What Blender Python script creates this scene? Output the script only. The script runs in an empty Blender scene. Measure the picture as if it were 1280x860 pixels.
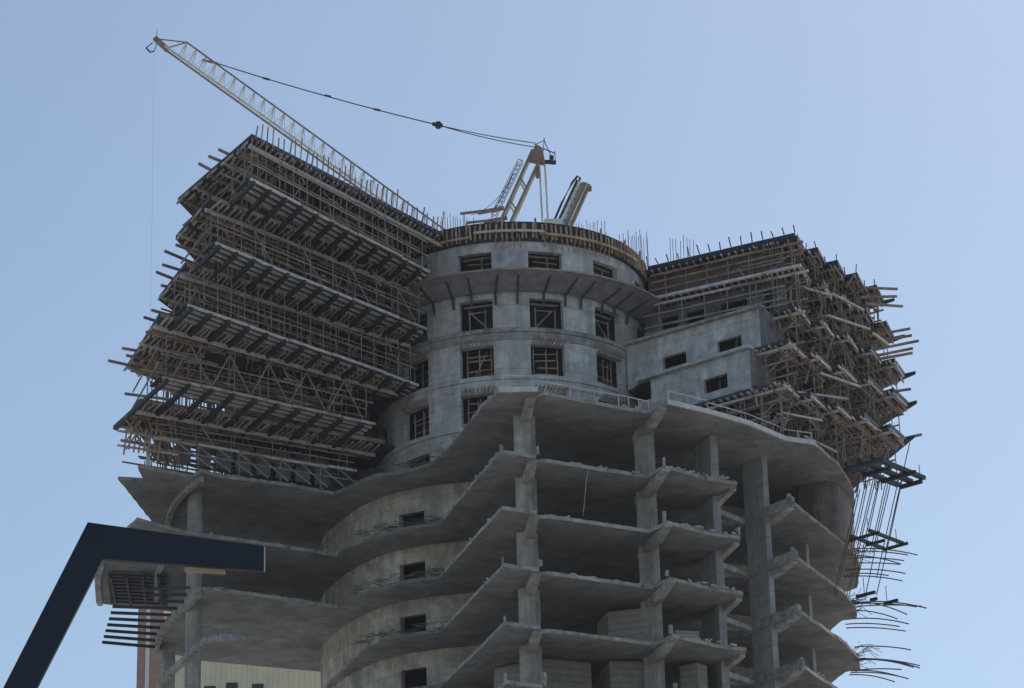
import bpy, math, random
from mathutils import Vector, Matrix
random.seed(7)
S = bpy.context.scene
COL = S.collection
R = math.radians

# ------------------------------------------------------------------ materials
def mat(name, base, var=0.25, scale=1.2, rough=0.85, metal=0.0, streak=0.0, stain=None, boards=0.0, bump=0.0, panels=0.0):
    m = bpy.data.materials.new(name); m.use_nodes = True
    nt = m.node_tree; N = nt.nodes; L = nt.links
    b = N['Principled BSDF']; b.inputs['Roughness'].default_value = rough; b.inputs['Metallic'].default_value = metal
    geo = N.new('ShaderNodeNewGeometry')
    n1 = N.new('ShaderNodeTexNoise'); n1.inputs['Scale'].default_value = scale; n1.inputs['Detail'].default_value = 6; n1.inputs['Roughness'].default_value = 0.65
    L.new(geo.outputs['Position'], n1.inputs['Vector'])
    cr = N.new('ShaderNodeValToRGB')
    lo = [c * (1 - var) for c in base]; hi = [min(1, c * (1 + var)) for c in base]
    cr.color_ramp.elements[0].position = 0.3; cr.color_ramp.elements[0].color = (*lo, 1)
    cr.color_ramp.elements[1].position = 0.7; cr.color_ramp.elements[1].color = (*hi, 1)
    L.new(n1.outputs['Fac'], cr.inputs['Fac'])
    out = cr.outputs['Color']
    if streak:
        mp = N.new('ShaderNodeMapping'); mp.inputs['Scale'].default_value = (1.1, 1.1, 0.16)
        L.new(geo.outputs['Position'], mp.inputs['Vector'])
        n2 = N.new('ShaderNodeTexNoise'); n2.inputs['Scale'].default_value = 1.0; n2.inputs['Detail'].default_value = 9; n2.inputs['Roughness'].default_value = .72
        L.new(mp.outputs['Vector'], n2.inputs['Vector'])
        r2 = N.new('ShaderNodeValToRGB'); r2.color_ramp.elements[0].position = 0.35; r2.color_ramp.elements[1].position = 0.62
        v = 1 - streak
        r2.color_ramp.elements[0].color = (v, v * .98, v * .95, 1); r2.color_ramp.elements[1].color = (1, 1, 1, 1)
        L.new(n2.outputs['Fac'], r2.inputs['Fac'])
        mx = N.new('ShaderNodeMixRGB'); mx.blend_type = 'MULTIPLY'; mx.inputs[0].default_value = 1
        L.new(out, mx.inputs[1]); L.new(r2.outputs['Color'], mx.inputs[2]); out = mx.outputs[0]
    if boards:
        sx = N.new('ShaderNodeSeparateXYZ'); L.new(geo.outputs['Position'], sx.inputs[0])
        md = N.new('ShaderNodeMath'); md.operation = 'PINGPONG'; md.inputs[1].default_value = boards
        L.new(sx.outputs['Z'], md.inputs[0])
        lt = N.new('ShaderNodeMath'); lt.operation = 'LESS_THAN'; lt.inputs[1].default_value = 0.035
        L.new(md.outputs[0], lt.inputs[0])
        mx = N.new('ShaderNodeMixRGB'); mx.blend_type = 'MULTIPLY'; mx.inputs[2].default_value = (.72, .72, .72, 1)
        L.new(lt.outputs[0], mx.inputs[0]); L.new(out, mx.inputs[1]); out = mx.outputs[0]
    if panels:
        mp = N.new('ShaderNodeMapping'); mp.inputs['Rotation'].default_value = (0, 0, .5)
        L.new(geo.outputs['Position'], mp.inputs['Vector'])
        br = N.new('ShaderNodeTexBrick'); br.inputs['Scale'].default_value = 1.0; br.inputs['Mortar Size'].default_value = .018; br.inputs['Mortar Smooth'].default_value = .3
        br.inputs['Brick Width'].default_value = 2.44; br.inputs['Row Height'].default_value = 1.22; br.inputs['Bias'].default_value = 0
        br.inputs['Color1'].default_value = (1 - panels, 1 - panels, 1 - panels, 1); br.inputs['Color2'].default_value = (1, 1, .98, 1); br.inputs['Mortar'].default_value = (.6, .59, .57, 1)
        L.new(mp.outputs['Vector'], br.inputs['Vector'])
        mx = N.new('ShaderNodeMixRGB'); mx.blend_type = 'MULTIPLY'; mx.inputs[0].default_value = 1
        L.new(out, mx.inputs[1]); L.new(br.outputs['Color'], mx.inputs[2]); out = mx.outputs[0]
    if stain:
        n3 = N.new('ShaderNodeTexNoise'); n3.inputs['Scale'].default_value = 0.33; n3.inputs['Detail'].default_value = 7; n3.inputs['Roughness'].default_value = .7
        L.new(geo.outputs['Position'], n3.inputs['Vector'])
        r3 = N.new('ShaderNodeValToRGB'); r3.color_ramp.elements[0].position = 0.5; r3.color_ramp.elements[1].position = 0.66
        r3.color_ramp.elements[0].color = (0, 0, 0, 1); r3.color_ramp.elements[1].color = (.75, .75, .75, 1)
        L.new(n3.outputs['Fac'], r3.inputs['Fac'])
        mx = N.new('ShaderNodeMixRGB'); mx.inputs[2].default_value = (*stain, 1)
        L.new(r3.outputs['Color'], mx.inputs[0]); L.new(out, mx.inputs[1]); out = mx.outputs[0]
    L.new(out, b.inputs['Base Color'])
    if bump:
        bp = N.new('ShaderNodeBump'); bp.inputs['Strength'].default_value = bump; bp.inputs['Distance'].default_value = 0.06
        L.new(n1.outputs['Fac'], bp.inputs['Height']); L.new(bp.outputs['Normal'], b.inputs['Normal'])
    return m

M = dict(
    wall=mat('concrete_wall', (.56, .56, .55), .32, 1.4, .9, streak=.38, boards=1.1, stain=(.36, .37, .375), bump=.4),
    oldwall=mat('stained_concrete_wall', (.54, .51, .43), .4, 1.1, .9, streak=.35, stain=(.24, .225, .195), bump=.7, boards=.8),
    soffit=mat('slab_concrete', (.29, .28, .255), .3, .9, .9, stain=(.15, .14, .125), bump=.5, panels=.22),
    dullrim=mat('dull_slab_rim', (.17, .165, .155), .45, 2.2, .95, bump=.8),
    edge=mat('slab_edge_concrete', (.27, .26, .24), .55, 2.2, .9, stain=(.46, .44, .40), bump=.8),
    column=mat('column_concrete', (.46, .445, .405), .3, 1.5, .9, streak=.5, stain=(.25, .24, .215), bump=.5),
    shear=mat('shear_wall_concrete', (.34, .345, .35), .2, 1.1, .9, streak=.3, boards=1.7, stain=(.22, .22, .215), bump=.4),
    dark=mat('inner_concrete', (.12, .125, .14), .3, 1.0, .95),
    darkwall=mat('darker_concrete', (.19, .19, .20), .35, 1.1, .9, streak=.3),  # darker concrete tone for the right wing's return walls and set-back front
    formply=mat('brown_form_ply', (.17, .135, .11), .35, 1.4, .9),
    block=mat('block_masonry', (.30, .28, .24), .2, 2.0, .95, boards=.2),
    timber=mat('raw_timber', (.33, .20, .12), .45, 1.4, .85),
    greywood=mat('weathered_timber', (.31, .23, .175), .5, 1.1, .9),
    joist=mat('joist_timber', (.42, .335, .27), .5, 1.1, .9),
    palewood=mat('pale_timber', (.52, .49, .46), .3, 2.2, .85),
    orange=mat('orange_timber', (.40, .295, .19), .45, 2.0, .85),
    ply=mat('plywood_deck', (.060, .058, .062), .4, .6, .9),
    panel=mat('grey_shutter_panel', (.20, .205, .215), .25, .8, .8),
    apron=mat('apron_board', (.22, .215, .215), .3, 1.5, .9),
    blue=mat('blue_edge_board', (.010, .026, .060), .35, 1.5, .6),
    steel=mat('dark_steel_beam', (.030, .031, .036), .3, 2.0, .6),
    galv=mat('scaffold_tube', (.26, .235, .215), .4, 1.6, .6, .2),
    rust=mat('rusty_steel', (.16, .085, .055), .4, 2.5, .8),
    rebar=mat('rebar_steel', (.10, .085, .08), .4, 4.0, .8),
    crane=mat('crane_paint', (.78, .73, .60), .2, 1.2, .55, stain=(.52, .43, .31)),
    cranedark=mat('crane_rusty_steel', (.30, .21, .14), .4, 2.5, .7),
    cable=mat('wire_rope', (.06, .06, .065), .2, 5, .6),
    arm=mat('navy_paint', (.009, .013, .024), .12, 4, .55),
    cream=mat('cream_render', (.78, .69, .48), .08, .4, .9, streak=.1),
    brick=mat('red_brown_cladding', (.40, .235, .185), .15, .8, .9),
    white=mat('white_trim', (.72, .70, .66), .08, 1, .8),
    earth=mat('ground_earth', (.33, .325, .315), .25, .02, .95),
    rubble=mat('rubble', (.36, .35, .33), .45, 3, .95),
)

# ------------------------------------------------------------------ mesh helpers
class MB:
    def __init__(s): s.v = []; s.f = []
    def prism(s, pts, z0, z1):
        n = len(pts); a = sum(pts[i][0] * pts[(i + 1) % n][1] - pts[(i + 1) % n][0] * pts[i][1] for i in range(n))
        if a < 0: pts = pts[::-1]
        o = len(s.v)
        s.v += [(p[0], p[1], z0) for p in pts] + [(p[0], p[1], z1) for p in pts]
        s.f.append([o + i for i in range(n)][::-1]); s.f.append([o + n + i for i in range(n)])
        for i in range(n):
            j = (i + 1) % n; s.f.append([o + i, o + j, o + n + j, o + n + i])
        return s
    def hexa(s, a, b):            # two quads with matching corner order
        o = len(s.v); s.v += [tuple(p) for p in a] + [tuple(p) for p in b]
        s.f += [[o, o+3, o+2, o+1], [o+4, o+5, o+6, o+7]] + [[o+i, o+(i+1) % 4, o+4+(i+1) % 4, o+4+i] for i in range(4)]
        return s
    def bar(s, p, q, w, h=None, up=(0, 0, 1)):
        h = h or w; p = Vector(p); q = Vector(q); d = (q - p).normalized(); u = Vector(up)
        if abs(d.dot(u)) > .98: u = Vector((1, 0, 0))
        x = d.cross(u).normalized() * (w / 2); y = d.cross(x).normalized() * (h / 2)
        return s.hexa([p - x - y, p + x - y, p + x + y, p - x + y], [q - x - y, q + x - y, q + x + y, q - x + y])
    def tube(s, pts, r, n=6):
        o = len(s.v); pts = [Vector(p) for p in pts]
        for i, p in enumerate(pts):
            d = (pts[min(i + 1, len(pts) - 1)] - pts[max(i - 1, 0)]).normalized()
            u = Vector((0, 0, 1)) if abs(d.z) < .9 else Vector((1, 0, 0))
            x = d.cross(u).normalized(); y = d.cross(x)
            s.v += [tuple(p + x * r * math.cos(6.2832 * k / n) + y * r * math.sin(6.2832 * k / n)) for k in range(n)]
        for i in range(len(pts) - 1):
            for k in range(n):
                a = o + i * n + k; b = o + i * n + (k + 1) % n; s.f.append([a, b, b + n, a + n])
        s.f.append([o + k for k in range(n)][::-1]); s.f.append([o + (len(pts) - 1) * n + k for k in range(n)])
        return s
    def box(s, c, sx, sy, sz, rz=0):
        ca, sa = math.cos(rz), math.sin(rz)
        q = [(c[0] + ca * x - sa * y, c[1] + sa * x + ca * y) for x, y in ((-sx/2, -sy/2), (sx/2, -sy/2), (sx/2, sy/2), (-sx/2, sy/2))]
        return s.prism(q, c[2] - sz / 2, c[2] + sz / 2)
    def build(s, name, m, parent=None):
        me = bpy.data.meshes.new(name); me.from_pydata(s.v, [], s.f); me.validate(); me.update()
        me.materials.append(m); o = bpy.data.objects.new(name, me); COL.objects.link(o)
        if parent: put(o, parent)
        return o
def put(o, parent):
    o.parent = parent; o.matrix_parent_inverse = Matrix.Translation(-parent.location)
def tag(o, label, cat, group=None):
    o['label'] = label; o['category'] = cat
    if group: o['group'] = group
    return o
def thing(name, loc, label, cat, group=None):
    o = bpy.data.objects.new(name, None); o.empty_display_size = .3; o.location = loc; COL.objects.link(o)
    return tag(o, label, cat, group)
def ubox(m):
    key = 'bar_' + m.name
    me = bpy.data.meshes.get(key)
    if not me:
        b = MB(); b.hexa([(-.5,-.5,0),(.5,-.5,0),(.5,.5,0),(-.5,.5,0)], [(-.5,-.5,1),(.5,-.5,1),(.5,.5,1),(-.5,.5,1)])
        me = bpy.data.meshes.new(key); me.from_pydata(b.v, [], b.f); me.update(); me.materials.append(m)
    return me
def stick(name, p, q, w, h, m, parent=None):       # one straight member as an object of its own
    p = Vector(p); q = Vector(q); d = q - p; l = d.length; d.normalize()
    u = Vector((0, 0, 1)) if abs(d.z) < .98 else Vector((1, 0, 0))
    x = d.cross(u).normalized(); y = d.cross(x).normalized()
    mt = Matrix(((x.x*w, y.x*h, d.x*l, p.x), (x.y*w, y.y*h, d.y*l, p.y), (x.z*w, y.z*h, d.z*l, p.z), (0, 0, 0, 1)))
    o = bpy.data.objects.new(name, ubox(m)); COL.objects.link(o); o.matrix_local = mt
    if parent: put(o, parent)
    return o
def V2(x, y): return Vector((x, y))
def at(p, z): return (p[0], p[1], z)
def jit(a): return random.uniform(-a, a)

# ------------------------------------------------------------------ levels and plan (metres)
Z = {0: 63.34, 1: 66.64, 2: 69.88, 3: 73.10, 4: 76.37, 5: 79.68}     # tower levels above the podium
PZ = [63.04, 59.19, 55.79, 52.39, 48.99, 45.6, 42.2]                 # podium soffits
TH = .22
CC = (0.0, 183.4)
def ring(r, deg): a = R(deg); return (CC[0] + r * math.sin(a), CC[1] - r * math.cos(a))

# ------------------------------------------------------------------ setting
g = MB().prism([(-3000, -3000), (3000, -3000), (3000, 6000), (-3000, 6000)], -.5, 0).build('ground', M['earth']); g['kind'] = 'structure'

# ------------------------------------------------------------------ tower
T = thing('tower_building', (0, 183, 0), 'unfinished grey concrete tower with a round core and scalloped open floors', 'building')
front = [(-5.7, 172.1), (-4.8, 171.9), (-2.6, 164.8), (-.8, 159.1), (1.2, 160.2), (1.2, 160.95), (1.8, 160.9), (6.3, 163.3), (7.7, 164.1), (8.7, 162.5),
         (11.2, 164.7), (13.1, 165.7), (13.1, 167), (11, 170.4), (11.5, 172.8), (13.9, 173.2), (16.8, 169.7), (17.5, 171.3), (18.9, 174.2), (20.2, 176.9),
         (21.3, 180.2), (21.6, 182.4), (20.7, 183), (19, 190), (8, 195)]
bay = [(-11.3, 177.4), (-10.6, 175.8), (-8.6, 173.9), (-7.2, 172.7)]
lead = [(-20.2, 172.2), (-17.3, 173.8), (-13.3, 176.2)]
outl = {
 0: [(-23.5, 181.2), (-24.6, 172.8), (-23.1, 173.2), (-23.1, 170.7), (-20, 172.8), (-19.3, 171.8), (-18.4, 172.8), (-14.3, 174.8), (-11.5, 176.7), (-10.6, 175.8), (-9.7, 174.6),
     (-8.6, 173.5), (-7.1, 173.1), (-5.3, 171.8), (-4, 169.1), (-3.2, 166.6), (-1.9, 161.9), (-.8, 159.5), (1.4, 159.6), (1.2, 160.5), (1.8, 160.1), (6.3, 162.8), (8.1, 163.7), (8.6, 162.9),
     (9, 162.1), (11.5, 163.9), (14, 166), (16.4, 168.9), (18.3, 169.8), (20.2, 173.9), (21.6, 179), (22.2, 185.2), (20, 192), (8, 195), (-12, 195), (-21, 190)],
 1: [(-24.5, 187.5), (-27.7, 186), (-27.1, 181), (-26.3, 177.4), (-24.2, 172), (-22.9, 169.4)] + lead + bay + front[:20] + [(21.4, 179.6), (22.1, 182.8), (22.3, 187), (19, 191), (8, 195), (-12, 195)],
 2: [(-21, 188.4), (-23.3, 186), (-23, 182.9), (-22, 179.4), (-20.6, 176), (-19.3, 173), (-18.4, 173.1), (-13.3, 176.2)] + bay + front + [(-12, 192.4)],
}
for k in range(3, 7): outl[k] = [(-12.9, 186), (-12.4, 183.3), (-9.4, 174.6), (-8.6, 173.6), (-7.2, 172.7)] + front + [(-10, 195)]
def rough_edge(pts, z, th):
    """slab with an uneven, crumbled rim: extra rim points nudged a few centimetres"""
    out = []
    n = len(pts)
    for i in range(n):
        a = V2(*pts[i]); b = V2(*pts[(i + 1) % n]); out.append(tuple(a))
        m = int((b - a).length / .6)
        nrm = V2((b - a).y, -(b - a).x).normalized()
        for j in range(1, m):
            if a.y < 186: out.append(tuple(a.lerp(b, j / m) + nrm * jit(.05)))
    return out
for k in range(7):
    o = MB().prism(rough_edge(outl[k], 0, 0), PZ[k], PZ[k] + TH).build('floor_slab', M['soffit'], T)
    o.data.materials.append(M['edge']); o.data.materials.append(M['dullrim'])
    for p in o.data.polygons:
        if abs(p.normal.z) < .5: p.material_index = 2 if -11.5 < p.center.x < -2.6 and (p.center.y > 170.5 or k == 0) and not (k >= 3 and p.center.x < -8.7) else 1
# beams under the podium slabs running from the fins back to the core
beams = [((1.0, 160.45), (.45, 165.3), .55), ((8.75, 162.55), (7.3, 167.6), .5), ((12.9, 166.3), (11.5, 169.2), .4), ((16.6, 170.0), (14.6, 173.4), .5)]
for k in range(7):
    for (a, b, w) in beams:
        if k == 0 and a[0] > 12: continue
        A = V2(*a); B = V2(*b); d = (B - A).normalized(); n = V2(-d.y, d.x) * w / 2
        A2 = A + d * 2.0
        mb = MB(); z = PZ[k] - .003
        h = .5
        # haunched end: shallow at the tip, full depth from 2 m in
        mb.hexa([at(A - n, z), at(A + n, z), at(A + n, z - .14), at(A - n, z - .14)], [at(A2 - n, z), at(A2 + n, z), at(A2 + n, z - h), at(A2 - n, z - h)])
        mb.hexa([at(A2 - n, z), at(A2 + n, z), at(A2 + n, z - h), at(A2 - n, z - h)], [at(B - n, z), at(B + n, z), at(B + n, z - h), at(B - n, z - h)])
        mb.build('floor_beam', M['column'], T)
o = MB().tube([(4.3, 162.3, PZ[1] + TH), (4.1, 162.3, PZ[1] - .7), (3.85, 162.5, PZ[2] + TH + .4)], .03, 5).build('dangling_cable', M['galv'])
tag(o, 'pale cable dangling over the slab edge right of the central column', 'cable')
# fin stub walls lying on slab tips (short upstand beams crossing the wall columns on the right)
for k in range(1, 5):
    z = PZ[k]
    MB().bar((13.6, 173.6, z + .1), (16.75, 169.75, z + .25), .28, .62).build('edge_beam', M['edge'], T)
    MB().bar((11.75, 170.1, z + .06), (14.05, 173.0, z + .06), .2, .32).build('tie_beam', M['column'], T)
# columns
def column(poly, z0, z1, m='column'):
    return MB().prism(poly, z0, z1).build('column', M[m], T)
def rect(c, along, w, d):   # rectangle with one side along a direction
    a = V2(*along).normalized(); b = V2(-a.y, a.x); c = V2(*c)
    return [tuple(c + a * w / 2 * sx + b * d / 2 * sy) for sx, sy in ((-1, -1), (1, -1), (1, 1), (-1, 1))]
cz = [0] + [z for z in PZ[::-1]]
def stacked(poly, ztop=0, m='column'):
    zs = PZ[ztop:]
    for i, z in enumerate(zs):
        zb = zs[i + 1] + TH if i + 1 < len(zs) else 0
        q = [(x + jit(.015), y + jit(.015)) for x, y in poly]
        MB().prism(q, zb, z - .002).build('column', M[m], T)
stacked(rect((.6, 163.6), (.93, -.37), 1.05, .8))
stacked(rect((7.75, 166.5), (.8, -.6), 1.0, .7))
stacked([(10.9, 169.9), (11.75, 167.6), (12.2, 167.7), (11.35, 170.05)], 0, 'shear')
stacked([(14.05, 173.0), (15.15, 171.55), (15.5, 171.75), (14.4, 173.2)], 0, 'shear')
stacked(rect((18.1, 177.4), (.8, -.6), .25, .35), 1)
for i, (za, zb) in enumerate(((PZ[1] + TH, PZ[0]), (PZ[2] + TH, PZ[1]), (0, PZ[2]))):
    MB().tube([(-20.15, 176.1, za), (-20.15, 176.1, zb)], .5, 18).build('round_column', M['column'], T)
MB().tube([(-22.75, 184.5, 0), (-22.75, 184.5, PZ[2])], .5, 18).build('round_column', M['column'], T)
# curved edge beams of the left bay
def curve_beam(pts, z, h, w, m='edge'):
    mb = MB()
    for a, b in zip(pts, pts[1:]):
        mb.bar(at(a, z), at(b, z), w, h)
    return mb.build('curved_beam', M[m], T)
def smooth(pts, n=5):
    P = [V2(*p) for p in pts]; P = [P[0] * 2 - P[1]] + P + [P[-1] * 2 - P[-2]]; o = []
    for i in range(1, len(P) - 2):
        for j in range(n):
            t = j / n; a, b, c, d = P[i-1:i+3]
            o.append(tuple(.5 * ((2*b) + (c-a)*t + (2*a-5*b+4*c-d)*t*t + (3*b-a-3*c+d)*t*t*t)))
    o.append(tuple(P[-2])); return o
curve_beam(smooth([(-19.5, 172.9), (-20.8, 176.1), (-22.2, 179.5), (-23.2, 182.9), (-23.5, 186)]), PZ[2] - .1, .62, .3)
curve_beam(smooth([(-16.6, 172.2), (-17.3, 171.8), (-18.3, 171.9), (-19.4, 173.1), (-20.6, 176.1), (-21.9, 179.1), (-22.9, 182.3), (-23.3, 186)]), PZ[3], .4, .35)
curve_beam(smooth([(-19.4, 172.5), (-20.8, 175.2), (-22.0, 178.6), (-22.8, 183)]), PZ[0] - .15, .4, .3, 'column')
curve_beam(smooth([(-26.2, 177.6), (-26.9, 181), (-27.4, 185.8)]), PZ[1] - .1, .3, .35, 'column')
curve_beam(smooth([(-20.6, 172.4), (-21.6, 175.2), (-22.9, 179.6), (-23.6, 185)]), PZ[1] - .15, .35, .3, 'column')

# lower core wall, one mesh, with window openings
lw = [(-13.1, 190), (-13, 186.3), (-12.6, 184.6), (-11.9, 183), (-11, 181), (-9.9, 179.1), (-8.6, 177.5), (-7.37, 176.45), (-5.76, 175.65), (-4.6, 175.25), (-3.6, 175.05), (-1.8, 174.6), (0, 174.4),
      (2, 174.6), (4, 175), (6, 175.9), (8, 177), (12, 180), (16, 182.3), (19, 186), (18.5, 193)]
mb = MB()
for (a, b) in zip(lw, lw[1:]):
    A = V2(*a); B = V2(*b); n = V2((B - A).y, -(B - A).x).normalized() * -.35
    q = [tuple(A), tuple(B), tuple(B + n), tuple(A + n)]
    if a == (-7.37, 176.45):
        zc = PZ[0]
        for k in range(5):
            top = PZ[k] - 1.55 if k == 0 else PZ[k] - 1.0
            mb.prism(q, top, PZ[k])
            mb.prism(q, PZ[k + 1] - .0, PZ[k + 1] + TH + .05)
        mb.prism(q, 0, PZ[5])
    else: mb.prism(q, 0, PZ[0])
mb.build('lower_core_wall', M['oldwall'], T)
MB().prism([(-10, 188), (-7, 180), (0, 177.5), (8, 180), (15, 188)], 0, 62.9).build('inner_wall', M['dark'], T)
# drum wall at the right end of the top podium storey
dr = smooth([(17.9, 177.6), (19.0, 176.7), (20.3, 176.9), (21.3, 179.6), (21.9, 183), (22.1, 186)], 4)
MB().prism(dr + [(21.6, 186.2), (18.2, 178.2)], PZ[1] + TH, PZ[0] - .004).build('drum_wall', mat('reddish_concrete', (.20, .165, .15), .35, 1.2, .9, streak=.35), T)
# block partition walls standing on the open floors
for (poly, k, h) in (([(1.4, 165.7), (4.1, 166.9), (3.6, 168.0), (-1.6, 169.5), (-1.5, 167.5)], 5, 3.05), ([(5.2, 167.0), (7.4, 166.4), (7.0, 169.5), (4.6, 169.3)], 4, 2.75),
                     ([(5.2, 166.6), (7.3, 166.9), (7.0, 170.5), (4.4, 169.4)], 5, 3.05), ([(9.3, 167.6), (10.3, 166.9), (10.9, 167.6), (9.9, 168.3)], 5, 2.9), ([(9.0, 165.0), (10.4, 165.4), (10.2, 166.2), (8.9, 165.8)], 4, .95),
                     ([(1.9, 162.9), (4.4, 164.2), (4.2, 164.5), (1.7, 163.2)], 4, .55)):
    MB().prism(poly, PZ[k] + TH, PZ[k] + TH + h).build('block_wall', M['block'], T)

# upper core: curved wall per storey with openings, piers between
WN = (-73.3, -44, -14.65, 14.65, 44, 73.3); HW = 7.1
def arc(mb, r0, r1, a0, a1, z0, z1, r0b=None, r1b=None, step=3.0):
    """curved block; r*b = radii at the top if it flares"""
    r0b = r0 if r0b is None else r0b; r1b = r1 if r1b is None else r1b
    n = max(1, int(abs(a1 - a0) / step + .5))
    o = len(mb.v)
    for i in range(n + 1):
        t = a0 + (a1 - a0) * i / n
        mb.v += [at(ring(r0, t), z0), at(ring(r1, t), z0), at(ring(r1b, t), z1), at(ring(r0b, t), z1)]
    for i in range(n):
        for c in range(4):
            a = o + i * 4 + c; b = o + i * 4 + (c + 1) % 4; mb.f.append([a, a + 4, b + 4, b])
    mb.f.append([o, o + 1, o + 2, o + 3]); e = o + n * 4; mb.f.append([e + 3, e + 2, e + 1, e])
for k in range(5):
    mb = MB(); z = Z[k]; zt = Z[k + 1] - (.003 if k < 4 else .5)
    arc(mb, 8.6, 9.0, -112, 112, z + .003, z + .1); arc(mb, 8.6, 9.0, -112, 112, z + 2.15, zt)
    ed = [-112] + [a + s * HW for a in WN for s in (-1, 1)] + [112]
    for i in range(0, len(ed), 2): arc(mb, 8.6, 8.985, ed[i], ed[i + 1], z + .1, z + 2.15)
    mb.build('core_wall', M['wall'], T)
    if k:
        mb = MB(); arc(mb, 8.5, 9.13, -112, 112, z - .22, z + .06)
        if k in (2, 3): arc(mb, 8.9, 9.06, -112, 112, z - .75, z - .24)
        mb.build('ring_ledge', M['edge'] if k == 3 else M['wall'], T)
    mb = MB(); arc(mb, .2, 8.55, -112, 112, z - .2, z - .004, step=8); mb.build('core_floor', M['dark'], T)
    # timber and tube shutters inside each opening
    for a in WN:
        if abs(a) > 60: continue
        mb = MB(); rr = 8.35
        def P(t, zz): return at(ring(rr, a + t), zz)
        if k in (1, 2) or (k == 0 and a < 0):
            for t in (-5.4, 0.2, 5.4): mb.bar(P(t, z), P(t, z + 2.15), .08)
            for zz in (.45, .85, 1.35, 1.75):
                if random.random() < .75: mb.bar(P(-6.8 + random.random() * 3, z + zz + jit(.12)), P(6.8 - random.random() * 3, z + zz + jit(.12)), random.uniform(.05, .1))
            if random.random() < .6: mb.bar(P(jit(5), z + .1), P(jit(5), z + 2), .07)
            m_ = M['greywood']
        elif k == 3:
            sg = 1 if random.random() < .6 else -1
            for t in (-4, 4 + jit(1)): mb.bar(P(t, z + .1), P(t, z + 1.75), .09)
            mb.bar(P(-4, z + .35), P(4, z + .35), .08); mb.bar(P(-4, z + 1.55), P(4, z + 1.55), .08); mb.bar(P(-5.5 * sg, z + .15), P(3.6 * sg, z + 1.6), .08); mb.bar(P(-6.5, z + 1.98), P(6.5, z + 1.98), .12)
            m_ = M['galv']
        else:
            for zz in (.7, 1.2, 1.6): mb.bar(P(-6.5 + 3 * random.random(), z + zz + jit(.12)), P(6.5, z + zz + jit(.1)), .07)
            mb.bar(P(2 + jit(2), z), P(2, z + 2.1), .08); mb.bar(P(-6.6, z + 2.04), P(6.6, z + 2.04), .12)
            m_ = M['galv']
        mb.build('opening_shutter', m_, T)
        if k in (1, 2):
            mb = MB()
            for i in range(9):
                t = a - 6.2 + i * 1.55 + jit(.2); mb.bar(at(ring(8.95, t), z + 2.2), at(ring(9.4, t + .8), z + 2.5), .07)
            mb.bar(at(ring(9.08, a - 6.8), z + 2.17), at(ring(9.08, a + 6.8), z + 2.17), .1)
            mb.build('lintel_shutter', M['greywood'], T)
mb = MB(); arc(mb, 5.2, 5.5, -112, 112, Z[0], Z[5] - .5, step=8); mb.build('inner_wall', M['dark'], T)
mb = MB(); arc(mb, .2, 8.98, -180, 180, Z[5] - .49, Z[5] - .1, step=6); mb.build('core_roof_slab', M['soffit'], T)

# wings: floor slabs, level by level
LA = {1: (-9.0, 178.8), 2: (-7.4, 176.4), 3: (-6.6, 176.2), 4: (-6.5, 174.7), 5: (-4.5, 175.2)}   # inner end of the ledger line
LB = {1: (-23.2, 169.8), 2: (-21.4, 164.1), 3: (-19.9, 164.0), 4: (-18.2, 161.6), 5: (-15.4, 159.8)}
LC = {1: (-24.6, 173.3), 2: (-24.0, 171.6), 3: (-21.7, 168.4), 4: (-20.5, 166.6), 5: (-20.6, 168.2)}
EA = {0: (-10.1, 177.5), 1: (-8.7, 173.9), 2: (-6.0, 175.6), 3: (-5.4, 174.2), 4: (-5.1, 172.6)}    # platform front lines
EB = {0: (-22.2, 170.4), 1: (-21.0, 164.8), 2: (-19.2, 161.5), 3: (-17.4, 159.8), 4: (-15.2, 158.0)}
EZ = {0: Z[0] + 1.5, 1: Z[1], 2: Z[2], 3: Z[3], 4: Z[4]}
DJ = V2(.47, -.88)                                                  # joist direction on the left wing
def slab(name, pts, z, th, m, parent): return MB().prism(pts, z, z + th).build(name, m, parent)
RA = {1: (9.3, 174.0), 2: (9.0, 175.9), 3: (8.6, 178.0), 4: (8.6, 178.6), 5: (9.3, 181.2)}
RF = {1: (16.5, 168.6), 2: (17.1, 169.9), 3: (18.1, 172.3), 4: (18.6, 173.4), 5: (18.7, 176.3)}
RG = {1: (25.7, 179.0), 2: (26.4, 181.3), 3: (26.9, 184.3), 4: (26.6, 185.8), 5: (26.3, 187.3)}
def rdirs(k):
    f = (V2(*RF[k]) - V2(*RA[k])).normalized()
    a5 = math.atan2(-.41, .91); a = math.atan2(f.y, f.x) - a5
    g = V2(.23, .97); g = V2(g.x * math.cos(a) - g.y * math.sin(a), g.x * math.sin(a) + g.y * math.cos(a))
    return f, g
def rsteps(k, n=5):
    f, g = rdirs(k); F = V2(*RF[k]); D = V2(*RG[k]) - F
    det = f.x * g.y - f.y * g.x
    a = (D.x * g.y - D.y * g.x) / det / n; b = (f.x * D.y - f.y * D.x) / det / n
    if a < .35: a = .35
    pts = [F]; p = F
    for i in range(n):
        q = p + g * b; pts.append(q); p = q + f * a; pts.append(p)
    return pts, f, g, a, b
for k in range(1, 6):
    A = V2(*LA[k]); B = V2(*LB[k]); C_ = V2(*LC[k]); off = DJ * (1.35 if k < 5 else .5)
    pl = [A + off, B + off * .6, C_, V2(-17, 181), V2(-12, 190), V2(0, 192)]
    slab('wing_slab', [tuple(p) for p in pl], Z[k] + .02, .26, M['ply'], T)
    st, f, gg, a, b = rsteps(k)
    pl = [V2(*RA[k]) - f * 1.0] + st + [V2(22, 191), V2(8, 194), V2(3, 190)]
    slab('wing_slab', [tuple(p) for p in pl], Z[k] + .02 + .001 * k, .24, M['ply'], T)
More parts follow.
